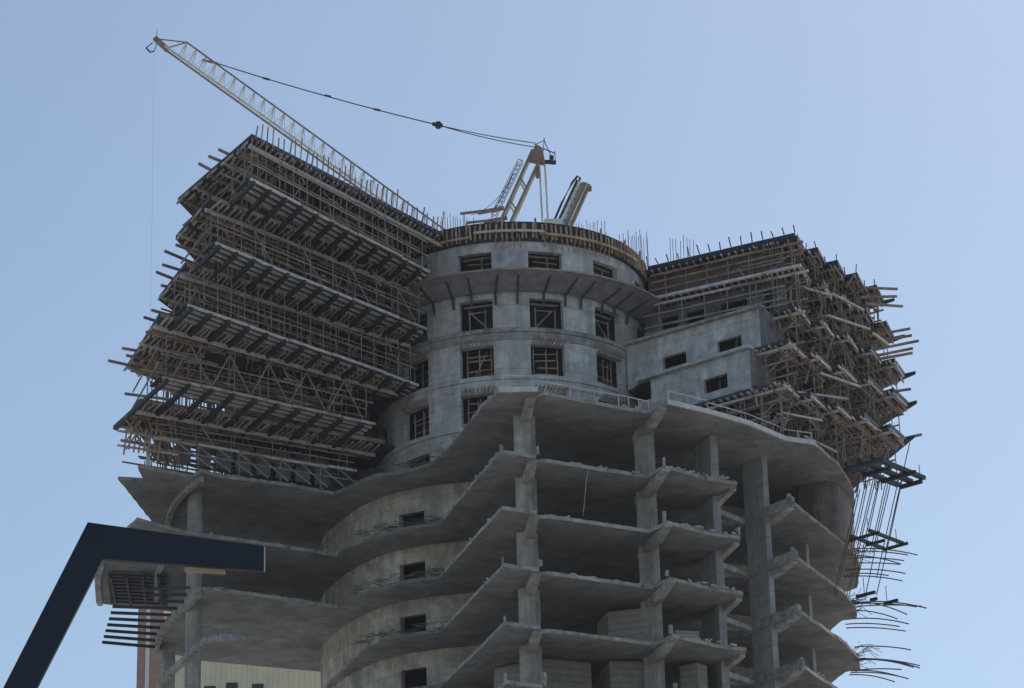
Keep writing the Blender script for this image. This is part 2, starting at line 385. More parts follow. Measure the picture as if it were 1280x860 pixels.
# back walls inside the wings
MB().prism([(-6, 184), (-16.5, 178.5), (-19, 182), (-11, 189)], Z[0], Z[5] + .01).build('inner_wall', M['dark'], T)
MB().prism([(9, 184.5), (15.5, 181.0), (20.5, 185.0), (21.5, 189), (12, 191)], Z[0], Z[5] + .01).build('inner_wall', M['dark'], T)
# right wing concrete fronts
def wall_with_holes(A, B, z0, z1, holes, th, name, m):
    A = V2(*A); B = V2(*B); d = (B - A).normalized(); n = V2(-d.y, d.x) * th; Lg = (B - A).length
    mb = MB()
    def pc(s0, s1, a, b):
        if s1 - s0 < .01 or b - a < .01: return
        p, q = A + d * s0, A + d * s1
        mb.prism([tuple(p), tuple(q), tuple(q + n), tuple(p + n)], a, b)
    s = 0
    for (h0, h1, b0, b1) in sorted(holes):
        pc(s, h0, z0, z1); pc(h0, h1, z0, b0); pc(h0, h1, b1, z1); s = h1
    pc(s, Lg, z0, z1)
    return mb.build(name, m, T)
WA = ((7.4, 178.05), (15.75, 172.1)); WB = ((8.75, 175.75), (14.75, 170.98))
wall_with_holes(*WA, Z[2] + .25, Z[3] + .05, [(2.71, 4.53, 70.72, 71.68), (6.85, 8.67, 70.8, 71.72)], .3, 'wing_wall', M['wall'])
wall_with_holes(*WB, 67.35, Z[2] + .02, [(4.08, 5.9, 67.85, 68.8)], .3, 'wing_wall', M['wall'])
MB().bar((7.3, 178.0, Z[3] + .12), (15.8, 171.95, Z[3] + .12), .55, .16).build('wall_ledge', M['edge'], T)
MB().bar((8.0, 176.2, Z[2] + .13), (14.85, 170.8, Z[2] + .13), .6, .2).build('wall_ledge', M['wall'], T)
MB().bar((11.2, 173.65, 67.27), (14.7, 170.9, 67.27), .5, .14).build('wall_ledge', M['wall'], T)
MB().prism([(15.75, 172.1), (14.3, 170.7), (14.75, 170.98), (16.2, 172.6)], Z[2] + .05, Z[2] + .24).build('wall_ledge', M['wall'], T)
MB().prism([(8.0, 176.9), (9.0, 176.2), (9.6, 177.0), (8.6, 177.6)], Z[1] + .2, Z[1] + 2.2).build('pier', M['wall'], T)
MB().prism([(15.6, 172.2), (15.9, 172.0), (17.4, 175), (17, 175.2)], Z[2] + .3, Z[3]).build('wing_wall', M['darkwall'], T)
MB().prism([(14.75, 170.98), (15.0, 170.8), (16.6, 173.9), (16.3, 174.1)], 67.4, Z[2] - .1).build('wing_wall', M['darkwall'], T)
wall_with_holes((8.8, 180.0), (17.6, 175.0), Z[3] + .3, Z[4], [(1.2, 2.4, 74, 75.6), (3.0, 4.4, 74, 75.6), (5.5, 7.4, 74, 75.6), (8.6, 9.4, 74, 75.8)], .25, 'wing_wall', M['darkwall'])
wall_with_holes((9.2, 182), (17.8, 177.2), Z[4] + .3, Z[5], [(2.2, 4.4, 76.9, 78.2), (6.2, 8.4, 76.9, 78.2)], .25, 'wing_wall', M['formply'])
for p, q in (((20.4, 177.6), (21.2, 178.6)), ((21.9, 180.4), (22.3, 181.2))):
    MB().bar((p[0], p[1], Z[1]), (p[0], p[1], Z[2]), .6, .6).build('column', M['shear'], T)

# ------------------------------------------------------------------ left wing: formwork decks, cantilever platforms, scaffolds
LEVELN = {1: 'lowest', 2: 'second lowest', 3: 'middle', 4: 'second highest', 5: 'topmost'}
for k in range(1, 6):
    A = V2(*LA[k]); B = V2(*LB[k]); C_ = V2(*LC[k]); d = (B - A).normalized(); z = Z[k]
    D = thing('formwork_deck', at(B, z), 'timber joists and edge boards under the %s slab of the left wing' % LEVELN[k], 'formwork', 'formwork decks of the left wing')
    ln = (B - A).length; nj = int(ln / (.37 if k < 4 else .46))
    fr = 1.35 if k < 5 else .55; bk = .9 if k < 5 else 1.9
    cnt = 0
    for i in range(nj):
        p = A + d * (.3 + (ln - .3) * i / nj + jit(.05)) ; e = jit(.3) if random.random() < .4 else jit(.08); sk = d * jit(.12)
        q0 = p + DJ * (fr + e) + sk; q1 = p - DJ * (bk + jit(.25)) - sk
        zz = z - .06 - (.02 if k < 5 else 0)
        stick('joist', at(q0, zz), at(q1, zz + jit(.03)), .09, .14, M['joist'] if random.random() < .8 else M['timber'], D); cnt += 1
    stick('ledger', at(A, z - .27), at(B, z - .27), .14, .22, M['palewood'], D)
    stick('ledger', at(A - DJ * (bk - .2), z - .24), at(B - DJ * (bk - .2), z - .24), .12, .14, M['greywood'], D)
    # end rows: more joists and ledgers running back along the wing's end
    back = (C_ - B).length; rows = max(2, int(back / 1.9))
    for r in range(rows):
        st = B + (C_ - B) * (r + .55) / rows
        stick('ledger', at(st + d * .35, z - .24), at(st - d * 5.5, z - .24), .13, .15, M['palewood'] if r % 2 else M['greywood'], D)
        for i in range(11):
            if cnt > 97: break
            p = st - d * (i * .42 - .1 + jit(.08))
            stick('joist', at(p + DJ * (.95 + jit(.25)) + d * jit(.1), z - .07), at(p - DJ * (.8 + jit(.4)) + d * jit(.12), z - .1), .09, .14, M['joist'] if random.random() < .7 else M['timber'], D); cnt += 1
    # edge boards
    o1 = A + DJ * (fr + .1); o2 = B + DJ * (fr * .6 + .1)
    stick('edge_board', at(o1, z + .17), at(o2, z + .17), .05, .26, M['blue'] if k == 5 else M['greywood'], D)
    stick('edge_board', at(o2 + d * .05, z + .17), at(C_ + d * .06, z + .17), .05, .28, M['blue'], D)
    if k == 5:
        n = int(ln / .52)
        for i in range(n):
            p = o1.lerp(o2, (i + .5) / n); h = .55 + .45 * random.random() + (.9 if .28 < i / n < .5 else 0) * 0
            if i % 9 == 0: h += .5
            stick('guard_post', at(p, z + .1), at(p + DJ * (.25 + jit(.1)) + d * jit(.1), z + .3 + h), .07, .07, M['greywood'], D)
for k in range(0, 5):
    A = V2(*EA[k]); B = V2(*EB[k]); d = (B - A).normalized(); z = EZ[k]; ln = (B - A).length
    W_ = ['above the podium roof', 'below the second lowest deck', 'below the middle deck', 'below the second highest deck', 'below the topmost deck'][k]
    P_ = thing('cantilever_platform', at(B, z), 'steel beams and pale bearers of the left wing ' + W_, 'platform', 'cantilever platforms of the left wing')
    nb = int(ln / 1.42)
    for i in range(nb if k else 0):
        p = A + d * (1.0 + (ln - 1.3) * i / (nb - 1)); lg = (1.2, 8.8, 3.8, 3.6, 3.4)[k]
        stick('steel_beam', at(p + DJ * .12, z - .19), at(p - DJ * lg, z - .19), .2, .26, M['steel'], P_)
    for j, of in enumerate((0, .62, 1.25, 1.85) if k else (0,)):
        p0, p1 = A - DJ * of, B - DJ * of
        if j: p1 = p1 - d * .3
        if j: stick('bearer', at(p0, z + .04), at(p1, z + .04), .11, .15, M['palewood'], P_); continue
        cuts = [0, .17 + jit(.05), .38 + jit(.05), .57 + jit(.06), .78 + jit(.05), 1]
        for u0, u1 in zip(cuts, cuts[1:]):
            of_ = DJ * jit(.08); stick('bearer', at(p0.lerp(p1, u0) + of_, z + .04 + jit(.03)), at(p0.lerp(p1, u1 - .004) + of_, z + .04 + jit(.03)), .12, .16, M['palewood'] if random.random() < .6 else M['joist'], P_)
    pl = [A - DJ * .02, B - DJ * .02, B - DJ * 2.1, A - DJ * 2.1]
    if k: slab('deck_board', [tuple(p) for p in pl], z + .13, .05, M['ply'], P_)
    if k == 0:      # tall shutter panels hanging behind the lowest platform
        for i in range(9):
            p = A + d * (.9 + i * 1.38) - DJ * 2.3
            q = p + d * 1.0
            MB().bar(at(p, z + .55), at(q, z + .55), .08, 1.9).build('shutter_panel', M['panel'], P_)
for k in range(0, 5):
    A = V2(*EA[k]); B = V2(*EB[k]); d = (B - A).normalized(); z0 = EZ[k] + .2; z1 = Z[k + 1] - .3; ln = (B - A).length
    sp = [2.6, 2.2, 1.1, 1.9, 1.35][k]; n = int(ln / sp)
    S_ = thing('scaffold', at(B, z0), ['tube scaffold on the lowest platform of the left wing', 'braced tube scaffold on the second lowest left platform', 'closely spaced tube scaffold between the two middle left decks',
               'sparse tube scaffold on the second highest left platform', 'tube scaffold grid under the topmost left deck'][k], 'scaffold', 'scaffolds of the left wing')
    cnt = 0
    for row, of in enumerate((.35, 1.5, 2.9)):
        for i in range(n + 1):
            p = A + d * (.5 + (ln - .9) * i / n) - DJ * of
            if row: p = p + d * jit(.3)
            stick('standard', at(p, z0), at(p, z1), .055 if row == 0 else .05, .055, M['galv'] if row == 0 else M['rust'] if random.random() < .3 else M['greywood'], S_); cnt += 1
        for h in ((.38, .72) if k != 1 else (.5,)):
            p, q = A - DJ * (of - .05), B - DJ * (of - .05); zz = z0 + (z1 - z0) * h
            stick('ledger', at(p, zz), at(q, zz + jit(.05)), .055, .07, M['galv'] if row == 0 else M['greywood'], S_)
    if k == 0:
        for i in range(9):
            p = A + d * (1.2 + i * 1.4); stick('brace', at(p + DJ * .1, EZ[0] - .1), at(p - d * (2.0 + jit(.3)) + DJ * .5, PZ[0] + TH), .075, .075, M['galv'], S_)
            if i % 2: stick('standard', at(p + DJ * .1, PZ[0] + TH), at(p + DJ * .1, EZ[0]), .06, .06, M['galv'], S_)
        stick('ledger', at(A + DJ * .3, Z[0] + .75), at(B + DJ * .3, Z[0] + .75), .06, .07, M['galv'], S_)
    if k in (1, 3):
        m = {0: 9, 1: 5, 3: 4}[k]
        for i in range(m):
            a0 = A + d * (.8 + (ln - 1.5) * i / m) - DJ * .3; a1 = A + d * (.8 + (ln - 1.5) * (i + .5) / m) - DJ * .3; a2 = A + d * (.8 + (ln - 1.5) * (i + .95) / m) - DJ * .3
            stick('brace', at(a0, z0 + .1), at(a1, z1 - .35), .07, .07, M['galv'], S_)
            if k != 3: stick('brace', at(a2, z0 + .1), at(a1, z1 - .35), .07, .07, M['galv'], S_)
    # inner forest of props
    mb = MB()
    for _ in range(110):
        s, t = random.uniform(.02, .85), random.uniform(3.2, 8.5)
        p = A + d * ln * s - DJ * t
        if math.hypot(p.x - CC[0], p.y - CC[1]) < 9.4 : continue
        mb.bar(at(p, z0 - .6), at(p, z1), .07)
    for _ in range(46):
        s = random.uniform(.05, .6); t = random.uniform(2, 7.5); p = A + d * ln * s - DJ * t; zz = random.uniform(z0, z1)
        q = p + d * random.uniform(2, 6)
        if math.hypot(p.x - CC[0], p.y - CC[1]) < 9.4: continue
        mb.bar(at(p, zz), at(q, zz + jit(.15)), .06, .1)
    for _ in range(70):
        p = A + d * ln * random.uniform(-.0, .98) - DJ * random.uniform(.3, 3.2); zz = random.uniform(z0, z1)
        if math.hypot(p.x - CC[0], p.y - CC[1]) < 9.6: continue
        c = random.random()
        if c < .4: q, dz = p + d * random.uniform(-2.4, 2.4), jit(.1)
        elif c < .65: q, dz = p + d * jit(.9), random.uniform(.8, 2)
        else: q, dz = p + DJ * random.uniform(-1.6, 1.2), jit(.5)
        if math.hypot(q.x - CC[0], q.y - CC[1]) < 9.6: continue
        mb.bar(at(p, zz), at(q, min(z1, zz + dz)), .06, random.uniform(.05, .13))
    o = mb.build('inner_prop', M['greywood'], S_); o['kind'] = 'stuff'
    # end bay at the wing's outer end
    Cc = V2(*LC[k + 1]); Bb = V2(*LB[k + 1])
    for i in range(1, 5):
        p = Bb.lerp(Cc, i / 5) - d * (.9 + jit(.15))
        if k: stick('standard', at(p, z0 - .4), at(p, z1), .055, .055, M['rust'] if i % 2 else M['galv'], S_)
    for h in (.2, .6):
        stick('ledger', at(Bb - d * .3, z0 + (z1 - z0) * h), at(Cc - d * .4, z0 + (z1 - z0) * h), .07, .09, M['greywood'], S_)
        stick('ledger', at(Bb.lerp(Cc, h) + d * .5, z0 + (z1 - z0) * h), at(Bb.lerp(Cc, h) - d * 4.5, z0 + (z1 - z0) * h + .05), .08, .1, M['greywood'], S_)
# fan of raking props at the lower left end
fan = thing('raking_prop_fan', (-22.5, 172, PZ[0] + TH), 'fan of slanting timber props at the lower left end of the wing', 'props')
for i in range(14):
    t = i / 13
    p = V2(-22.3, 172.2) + V2(t * 1.6, t * .9); q = V2(-24.2, 170.6).lerp(V2(-20.6, 171.3), t) + V2(jit(.3), jit(.3))
    stick('prop', at(p, Z[0] + .6 + jit(.2)), at(q, Z[1] - .2), .09, .09, (M['timber'], M['rust'], M['greywood'])[i % 3], fan)
for i in range(8):
    p = V2(-23.9, 170.0) + V2(i * .28, i * .16)
    stick('prop', at(p, Z[0] + .55 + jit(.25)), at(p + V2(.2, -.2), Z[0] + 2.1), .09, .09, (M['timber'], M['orange'], M['greywood'])[i % 3], fan)
for zz in (Z[0] + .95, Z[0] + 1.9): stick('ledger', (-24.3, 170.0, zz), (-20.8, 172.0, zz), .1, .12, M['palewood'], fan)
stick('post', (-22.6, 171.6, PZ[0] + TH), (-22.6, 171.6, Z[0] + 2.2), .24, .24, M['palewood'], fan)

# poles jutting from the wings' ends
ORD = 'highest second third fourth fifth sixth seventh eighth ninth tenth eleventh twelfth thirteenth fourteenth fifteenth sixteenth'.split()
LP = [[-17.4, 161.2, -16.8, 162.0, 79.9], [-18.1, 162.1, -17.3, 163.0, 79.9], [-18.8, 163.1, -18.0, 164.3, 79.9], [-20.4, 165.5, -19.8, 166.2, 75.6], [-21.2, 166.4, -19.8, 168.2, 75.6], [-21.3, 166.2, -20.2, 167.2, 74.6], [-21.8, 167.3, -20.6, 168.8, 74.6], [-21.4, 166.6, -20.5, 167.3, 73.4],
      [-21.9, 166.2, -21.1, 166.9, 71.6], [-22.5, 167.3, -21.5, 168.3, 71.6], [-24.0, 168.8, -22.4, 169.7, 70.2], [-23.9, 170.0, -22.5, 171.0, 70.2], [-24.9, 169.3, -23.1, 170.6, 69.6], [-23.3, 168.8, -22.2, 169.6, 69.2], [-23.7, 168.3, -22.6, 168.8, 67.0], [-24.1, 170.0, -23.4, 170.4, 64.6]]
RP = [[26.2, 184.7, 25.6, 184.6, 79.5], [25.8, 182.4, 25.2, 182.4, 78.0], [25.9, 180.8, 25.1, 180.6, 76.6], [26.2, 180.3, 25.3, 180.7, 74.8], [26.3, 180.5, 25.4, 180.9, 74.4], [26.5, 179.0, 25.3, 179.6, 73.4], [26.2, 179.8, 25.4, 180.2, 73.2], [26.2, 180.1, 25.1, 180.6, 73.0], [25.8, 179.4, 25.2, 179.6, 70.2], [26.2, 179.0, 25.4, 179.5, 66.9]]
for tab, side in ((LP, 'left'), (RP, 'right')):
    for i, (x0, y0, x1, y1, z) in enumerate(tab):
        a = V2(x0, y0); b = V2(x1, y1); b = b + (b - a).normalized() * 1.8
        o = MB().bar(at(a, z), at(b, z), .13, .15).build('timber_pole', M['greywood'])
        tag(o, ('%s pole' % ORD[i] if i == 0 else '%s highest pole' % ORD[i]) + ' jutting into the sky from the scaffold edge of the %s wing' % side, 'pole', 'poles jutting from the %s wing' % side)

# ------------------------------------------------------------------ right wing: stepped decks and scaffolds
for k in range(1, 6):
    st, f, gg, a, b = rsteps(k); z = Z[k]; A = V2(*RA[k]); F = V2(*RF[k])
    D = thing('formwork_deck', at(F, z), 'stepped timber deck under the %s slab of the right wing' % LEVELN[k], 'formwork', 'stepped formwork decks of the right wing')
    cnt = 0
    ov = .35
    for s in range(5):
        P0 = st[2 * s] ; inl = 3.6 if s else 5.0
        rows = 2 if s < 2 else 1
        stick('bearer', at(P0 - f * .6 - gg * .3, z - .34), at(P0 - f * .6 + gg * b, z - .34), .12, .14, M['greywood'], D)
        stick('bearer', at(P0 - f * 2.2 - gg * .3, z - .34), at(P0 - f * 2.2 + gg * b, z - .34), .12, .14, M['greywood'], D)
        for r in range(2):
            base = P0 + gg * (r * b * .5 + .05)
            stick('ledger', at(base + f * .25 * (1 - r) + gg * .15, z - .22), at(base - f * (inl - r * .6), z - .22), .13, .16, M['palewood'] if r == 0 and k in (1, 2, 3) else M['greywood'], D)
            nj = 8
            for i in range(nj):
                if cnt > 90: break
                p = base - f * (.1 + i * .40 + jit(.07))
                stick('joist', at(p - gg * (.35 + jit(.4)) + f * jit(.1), z - .07 + jit(.03)), at(p + gg * (b * .5 + .2 + jit(.3)) + f * jit(.12), z - .1 - random.random() * .12), .09, .14, (M['joist'], M['joist'], M['timber'])[random.randrange(3)], D); cnt += 1
        c0, c1 = st[2 * s] + f * .06, st[2 * s + 1] + f * .06
        bl = k == 5 or s >= 3
        if bl: stick('edge_board', at(c0 - gg * .05, z + .16), at(c1 - gg * .08, z + .16), .05, .3, M['blue'], D)
        if s and k == 5: stick('edge_board', at(c0, z + .16), at(c0 - f * (a + .1), z + .16), .05, .36, M['blue'], D)
        if k in (1, 2, 3):
            stick('edge_strip', at(c0 - gg * .1, z - .12), at(c0 + gg * b * .85, z - .12), .1, .1, M['palewood'], D)
        if k == 5 and s:
            for i in range(2): 
                p = c0 - f * (.1 + i * (a - .1)); stick('guard_post', at(p, z + .2), at(p + f * jit(.1), z + .95 + jit(.2)), .06, .06, M['steel'], D)
    # straight front towards the core
    ln = (F - A).length; n = int(ln / .5)
    for i in range(n):
        if cnt > 97: break
        p = A.lerp(F, (i + .5) / n); cnt += 1
        stick('joist', at(p - gg * (.35 + jit(.1)), z - .07), at(p + gg * 1.4, z - .08), .09, .13, M['joist'], D)
    stick('ledger', at(A + gg * .15, z - .22), at(F + gg * .15 + f * .4, z - .22), .14, .16, M['palewood'] if k < 5 else M['greywood'], D)
    stick('ledger', at(A + gg * 1.2, z - .22), at(F + gg * 1.2 + f * .2, z - .22), .12, .14, M['greywood'], D)
    if k == 5:
        stick('edge_board', at(A - gg * .4, z + .16), at(F - gg * .4, z + .16), .05, .24, M['blue'], D)
        n = int(ln / .72)
        for i in range(n + 1):
            p = A.lerp(F, i / n) - gg * .45
            stick('guard_post', at(p, z + .3), at(p - f * (.12 + jit(.08)), z + .85 + jit(.18)), .07, .07, M['steel'], D)
    if k == 4: stick('edge_board', at(A - gg * .2, z + .1), at(F - gg * .2, z + .1), .16, .2, M['palewood'], D)
for k in range(0, 5):
    st, f, gg, a, b = rsteps(k + 1); F = V2(*RF[k + 1]); A = V2(*RA[k + 1]); z0 = Z[k] + .28; z1 = Z[k + 1] - .2
    S_ = thing('scaffold', at(F, z0), 'tube scaffold standing under the %s stepped deck of the right wing' % LEVELN[k + 1], 'scaffold', 'scaffolds of the right wing')
    for s in range(5):
        P0 = st[2 * s] + gg * .25
        for i in range(3):
            for r in range(2):
                p = P0 - f * (.3 + i * 1.5) + gg * (r * b * .5)
                zb = z0 if k else PZ[0] + TH
                stick('standard', at(p, zb), at(p, z1), .055, .055, M['galv'] if r == 0 else M['rust'] if (i + s) % 4 == 0 else M['greywood'], S_)
        for h in (.3, .7):
            zz = z0 + (z1 - z0) * h + jit(.15)
            stick('ledger', at(P0 + f * .2, zz), at(P0 - f * 4, zz), .07, .09, M['greywood'] if h < .5 else M['galv'], S_)
        q = P0 - f * random.uniform(.3, 2)
        stick('brace', at(q, z0 + .2), at(q + gg * b * .9 - f * .8, z1 - .2), .08, .1, M['palewood'], S_)
        if s % 2 == 0: stick('brace', at(P0 - f * 3.2, z0 + .4), at(P0 - f * .4, z1 - .5), .07, .07, M['galv'], S_)
    ln = (F - A).length; n = 7
    if k in (3, 4, 0):
        for i in range(n):
            p = A.lerp(F, (i + .7) / n) + gg * .2
            stick('standard', at(p, z0), at(p, z1), .07, .07, M['galv'], S_)
        for h in ((.22, .42, .62, .82) if k == 4 else (.3, .45, .75)):
            zz = z0 + (z1 - z0) * h
            stick('ledger', at(A + gg * .15, zz), at(F + gg * .15 - f * random.uniform(0, 1.5), zz), .08, .13, M['timber'] if k == 4 else M['galv'], S_)
    mb = MB()
    for _ in range(90):
        s, t = random.uniform(0, 4.6), random.uniform(2.0, 7.5)
        p = F + (V2(*RG[k + 1]) - F) * s / 5 - f * t + gg * random.uniform(0, 2)
        mb.bar(at(p, z0), at(p, z1), .07)
        if random.random() < .4:
            zz = random.uniform(z0, z1); mb.bar(at(p, zz), at(p + f * random.uniform(-2.5, 1) , zz), .06, .1)
    for _ in range(120):
        s = random.uniform(0, 4.9); p = F + (V2(*RG[k + 1]) - F) * s / 5 - f * random.uniform(.3, 4.8); zz = random.uniform(z0, z1 + .1); c = random.random()
        if c < .4: q, dz = p + f * random.uniform(-2, .7), jit(.15)
        elif c < .75: q, dz = p + gg * random.uniform(-1.5, 1.2), jit(.35)
        else: q, dz = p + f * jit(.8), random.uniform(.7, 1.8)
        mb.bar(at(p, zz), at(q, min(z1 + .1, zz + dz)), random.uniform(.05, .09), random.uniform(.06, .16))
    o = mb.build('inner_prop', M['greywood'], S_); o['kind'] = 'stuff'

# loose boards lying out over the deck edges of the right wing
lb = [((18.8, 175.6, Z[4] - .4), (20.8, 176.9, Z[4] - .5)), ((20.8, 177.0, Z[4] - .3), (23.2, 180.0, Z[4] - .3)), ((15.3, 172.2, Z[2] - .2), (17.2, 169.7, Z[2] - .2)),
      ((20.0, 172.8, Z[3] - .3), (22.9, 175.3, Z[3] - .3)), ((23.2, 176.2, Z[3] - .2), (24.4, 178.3, Z[3] - .2)), ((17.6, 172.4, Z[1] + .9), (20.9, 173.6, Z[1] + .8)), ((19.2, 172.6, Z[1] + 2.2), (22.0, 175.2, Z[1] + 2.2)),
      ((16.4, 170.4, Z[1] - 1.2), (19.0, 171.2, Z[1] - 1.5)), ((17.9, 172, Z[1] - 2.2), (20, 173.4, Z[1] - 2.8))]
for i, (p, q) in enumerate(lb):
    o = MB().bar(p, q, .14, .12).build('loose_board', M['palewood'])
    tag(o, 'pale loose board across the right wing scaffold, %s from the top' % ORD[i].replace('highest', 'first'), 'board', 'loose boards on the right wing')
for o_, n_ in zip(sorted([o for o in bpy.data.objects if o.name.startswith('loose_board')], key=lambda o: -max(v.co.z for v in o.data.vertices)), ORD):
    o_['label'] = 'pale loose board across the right wing scaffold, %s from the top' % n_.replace('highest', 'first')

# ------------------------------------------------------------------ core top: ring platform, parapet formwork, rebar
RPf = thing('ring_platform', at(ring(11, 0), Z[4]), 'curved plywood working platform on brackets ringing the upper core', 'platform')
mb = MB(); arc(mb, 9.16, 9.3, -75, 70, Z[4] - .75, Z[4] - .08, 10.95, 11.05); mb.build('apron', M['apron'], RPf)
mb = MB(); arc(mb, 9.16, 11.15, -75, 70, Z[4] - .07, Z[4] + .05); mb.build('walkway', M['greywood'], RPf)
for t in range(-60, 66, 9):
    t += jit(1.5)
    MB().bar(at(ring(9.1, t), Z[4] - 1.55), at(ring(9.25, t), Z[4] - .75), .16).bar(at(ring(9.2, t), Z[4] - .85), at(ring(10.7, t + 1 + jit(1)), Z[4] - .19), .13).build('bracket', M['ply'], RPf)
PF = thing('parapet_formwork', at(ring(9.4, 0), Z[5]), 'ring of upright orange timber studs shuttering the parapet of the round core', 'formwork')
mb = MB(); arc(mb, 9.02, 9.1, -80, 84, Z[5] - .45, Z[5] + .75); mb.build('plywood_skin', M['steel'], PF)
mb = MB(); arc(mb, 9.0, 9.14, -80, 84, Z[5] + .76, Z[5] + .86); mb.build('top_rail', M['blue'], PF)
n = 76
for i in range(n):
    t = -76 + 156 * i / (n - 1) + jit(.4); dz = .15 * (random.random() - .5)
    stick('stud', at(ring(9.22, t), Z[5] - .35 + dz), at(ring(9.22, t + jit(.5)), Z[5] + .72 + dz + (.35 if i % 7 == 0 else 0)), .13, .13, M['orange'] if random.random() < .62 else M['timber'], PF)
for (a0, a1, zz, r, m) in ((-60, -16, Z[5] - .25, 9.38, 'orange'), (-14, 14, Z[5] + .0, 9.42, 'palewood'), (12, 62, Z[5] - .15, 9.40, 'orange')):
    mb = MB(); arc(mb, r, r + .1, a0, a1, zz, zz + .16); mb.build('waler', M[m], PF)
for i in range(26):
    t = -18 + 62 * i / 25
    if -6 < t < 6 or t > 14: stick('prop', at(ring(9.3, t), Z[5] - 1.0 + jit(.1)), at(ring(9.3, t + jit(1)), Z[5] - .1), .07, .07, M['timber'], PF)
def cage(c, w, n, h, label):
    K = thing('rebar_cage', c, label, 'rebar', 'rebar bundles on the roof')
    for i in range(n):
        x = c[0] + w * (i / (n - 1) - .5) + jit(.05); yy = c[1] + jit(.5); hh = h * (.8 + .2 * random.random()) * (1 if .1 < i / n < .9 else .9)
        MB().tube([(x, yy, c[2]), (x + jit(.05), yy, c[2] + hh)], .02, 5).build('rebar', M['rebar'], K)
cage((-3.7, 183, 83.2), 1.9, 12, 2.0, 'thin upright rebar standing at the left end of the core roof')
cage((5.2, 183, 81.6), 2.8, 16, 2.9, 'tall upright rebar cluster right of the crane on the core roof')
cage((8.3, 183, 80.6), 2.1, 18, 3.0, 'dense rounded rebar cage at the right end of the core roof')
cage((11.6, 182.5, 80.6), 1.6, 8, 2.5, 'sparse faint rebar standing on the inner end of the right wing roof')
cage((-1.6, 183, 82.5), 2.6, 10, 2.2, 'short rebar standing around the foot of the crane frame')

# ------------------------------------------------------------------ crane
CR = thing('luffing_crane', (0, 184, 80), 'pale lattice jib tower crane leaning left above the wing with a rusty A-frame', 'crane')
b0, b1 = Vector((-23.7, 184, 98.95)), Vector((-3.0, 184, 82.0))
t0, t1 = Vector((-22.2, 184, 99.35)), Vector((-3.0, 184, 83.3))
bd = (b1 - b0).normalized()
mbj = MB()
for sy in (-.45, .45): 
    o = MB().bar(b0 + Vector((0, sy * .7, 0)), b1 + Vector((0, sy, 0)), .1, .12).build('jib_chord', M['crane'] if sy < 0 else M['cranedark'], CR)
MB().bar(t0, t1, .1, .1).build('jib_chord', M['cranedark'], CR)
n = 28; prev = None
for i in range(n + 1):
    t = i / n
    q = t0.lerp(t1, t); p = b0.lerp(b1, .05 + .95 * t)
    l = p + Vector((0, -.45, 0)); r = p + Vector((0, .45, 0))
    p2 = b0.lerp(b1, .05 + .95 * min(1, (i + .5) / n))
    mbj.bar(q, l, .045); mbj.bar(q, r, .045); mbj.bar(l, r, .05)
    if i < n:
        q2 = t0.lerp(t1, (i + 1) / n); mbj.bar(p2 + Vector((0, -.45, 0)), q, .035); mbj.bar(p2 + Vector((0, -.45, 0)), q2, .035); mbj.bar(p2 + Vector((0, .45, 0)), q2, .035)
mbj.build('jib_lacing', M['crane'], CR)
mb = MB(); mb.bar((-24.45, 184, 99.75), (-23.55, 184, 98.8), .34, .34); mb.bar((-24.4, 184, 99.7), t0, .07); mb.bar((-23.6, 184, 98.95), t0, .07); mb.bar((-24.35, 184, 99.7), (-24.3, 184, 100.4), .04)
mb.build('jib_head', M['cranedark'], CR)
mb = MB(); mb.bar((-24.6, 184, 99.4), (-25.05, 184, 99.0), .06); mb.bar((-25.05, 184, 99.0), (-24.75, 184, 98.65), .1); mb.bar((-24.75, 184, 98.65), (-24.45, 184, 98.75), .07); mb.bar((-24.45, 184, 98.75), (-24.3, 184, 99.3), .05)
mb.build('hook_block', M['cable'], CR)
pu = Vector((-4.7, 184, 92.4)); top = Vector((2.0, 184, 90.7)); an = Vector((-20.1, 184, 97.65))
def sag(a, b, s, n=10): return [a.lerp(b, i / n) - Vector((0, 0, s * 4 * (i / n) * (1 - i / n))) for i in range(n + 1)]
MB().tube(sag(an, pu, .18), .045, 5).build('pendant_rope', M['cable'], CR)
MB().tube(sag(pu, top + Vector((0, 0, .12)), .1), .035, 5).build('luffing_rope', M['cable'], CR)
MB().tube(sag(pu, top - Vector((0, 0, .2)), .14), .035, 5).build('luffing_rope', M['cable'], CR)
mb = MB(); mb.tube([pu + Vector((0, -.15, 0)), pu + Vector((0, .15, 0))], .24, 12); mb.bar(pu + Vector((-.4, 0, .1)), pu + Vector((.3, 0, -.05)), .2)
mb.build('pulley_block', M['steel'], CR)
for t in (.22, .5, .72): MB().bar(an.lerp(pu, t) + Vector((-.14, 0, -.1)), an.lerp(pu, t + .02) - Vector((0, 0, .12)), .12).build('rope_socket', M['cable'], CR)
MB().bar(an + Vector((-1.0, 0, .28)), an + Vector((.05, 0, 0)), .14).build('pendant_lug', M['cranedark'], CR)
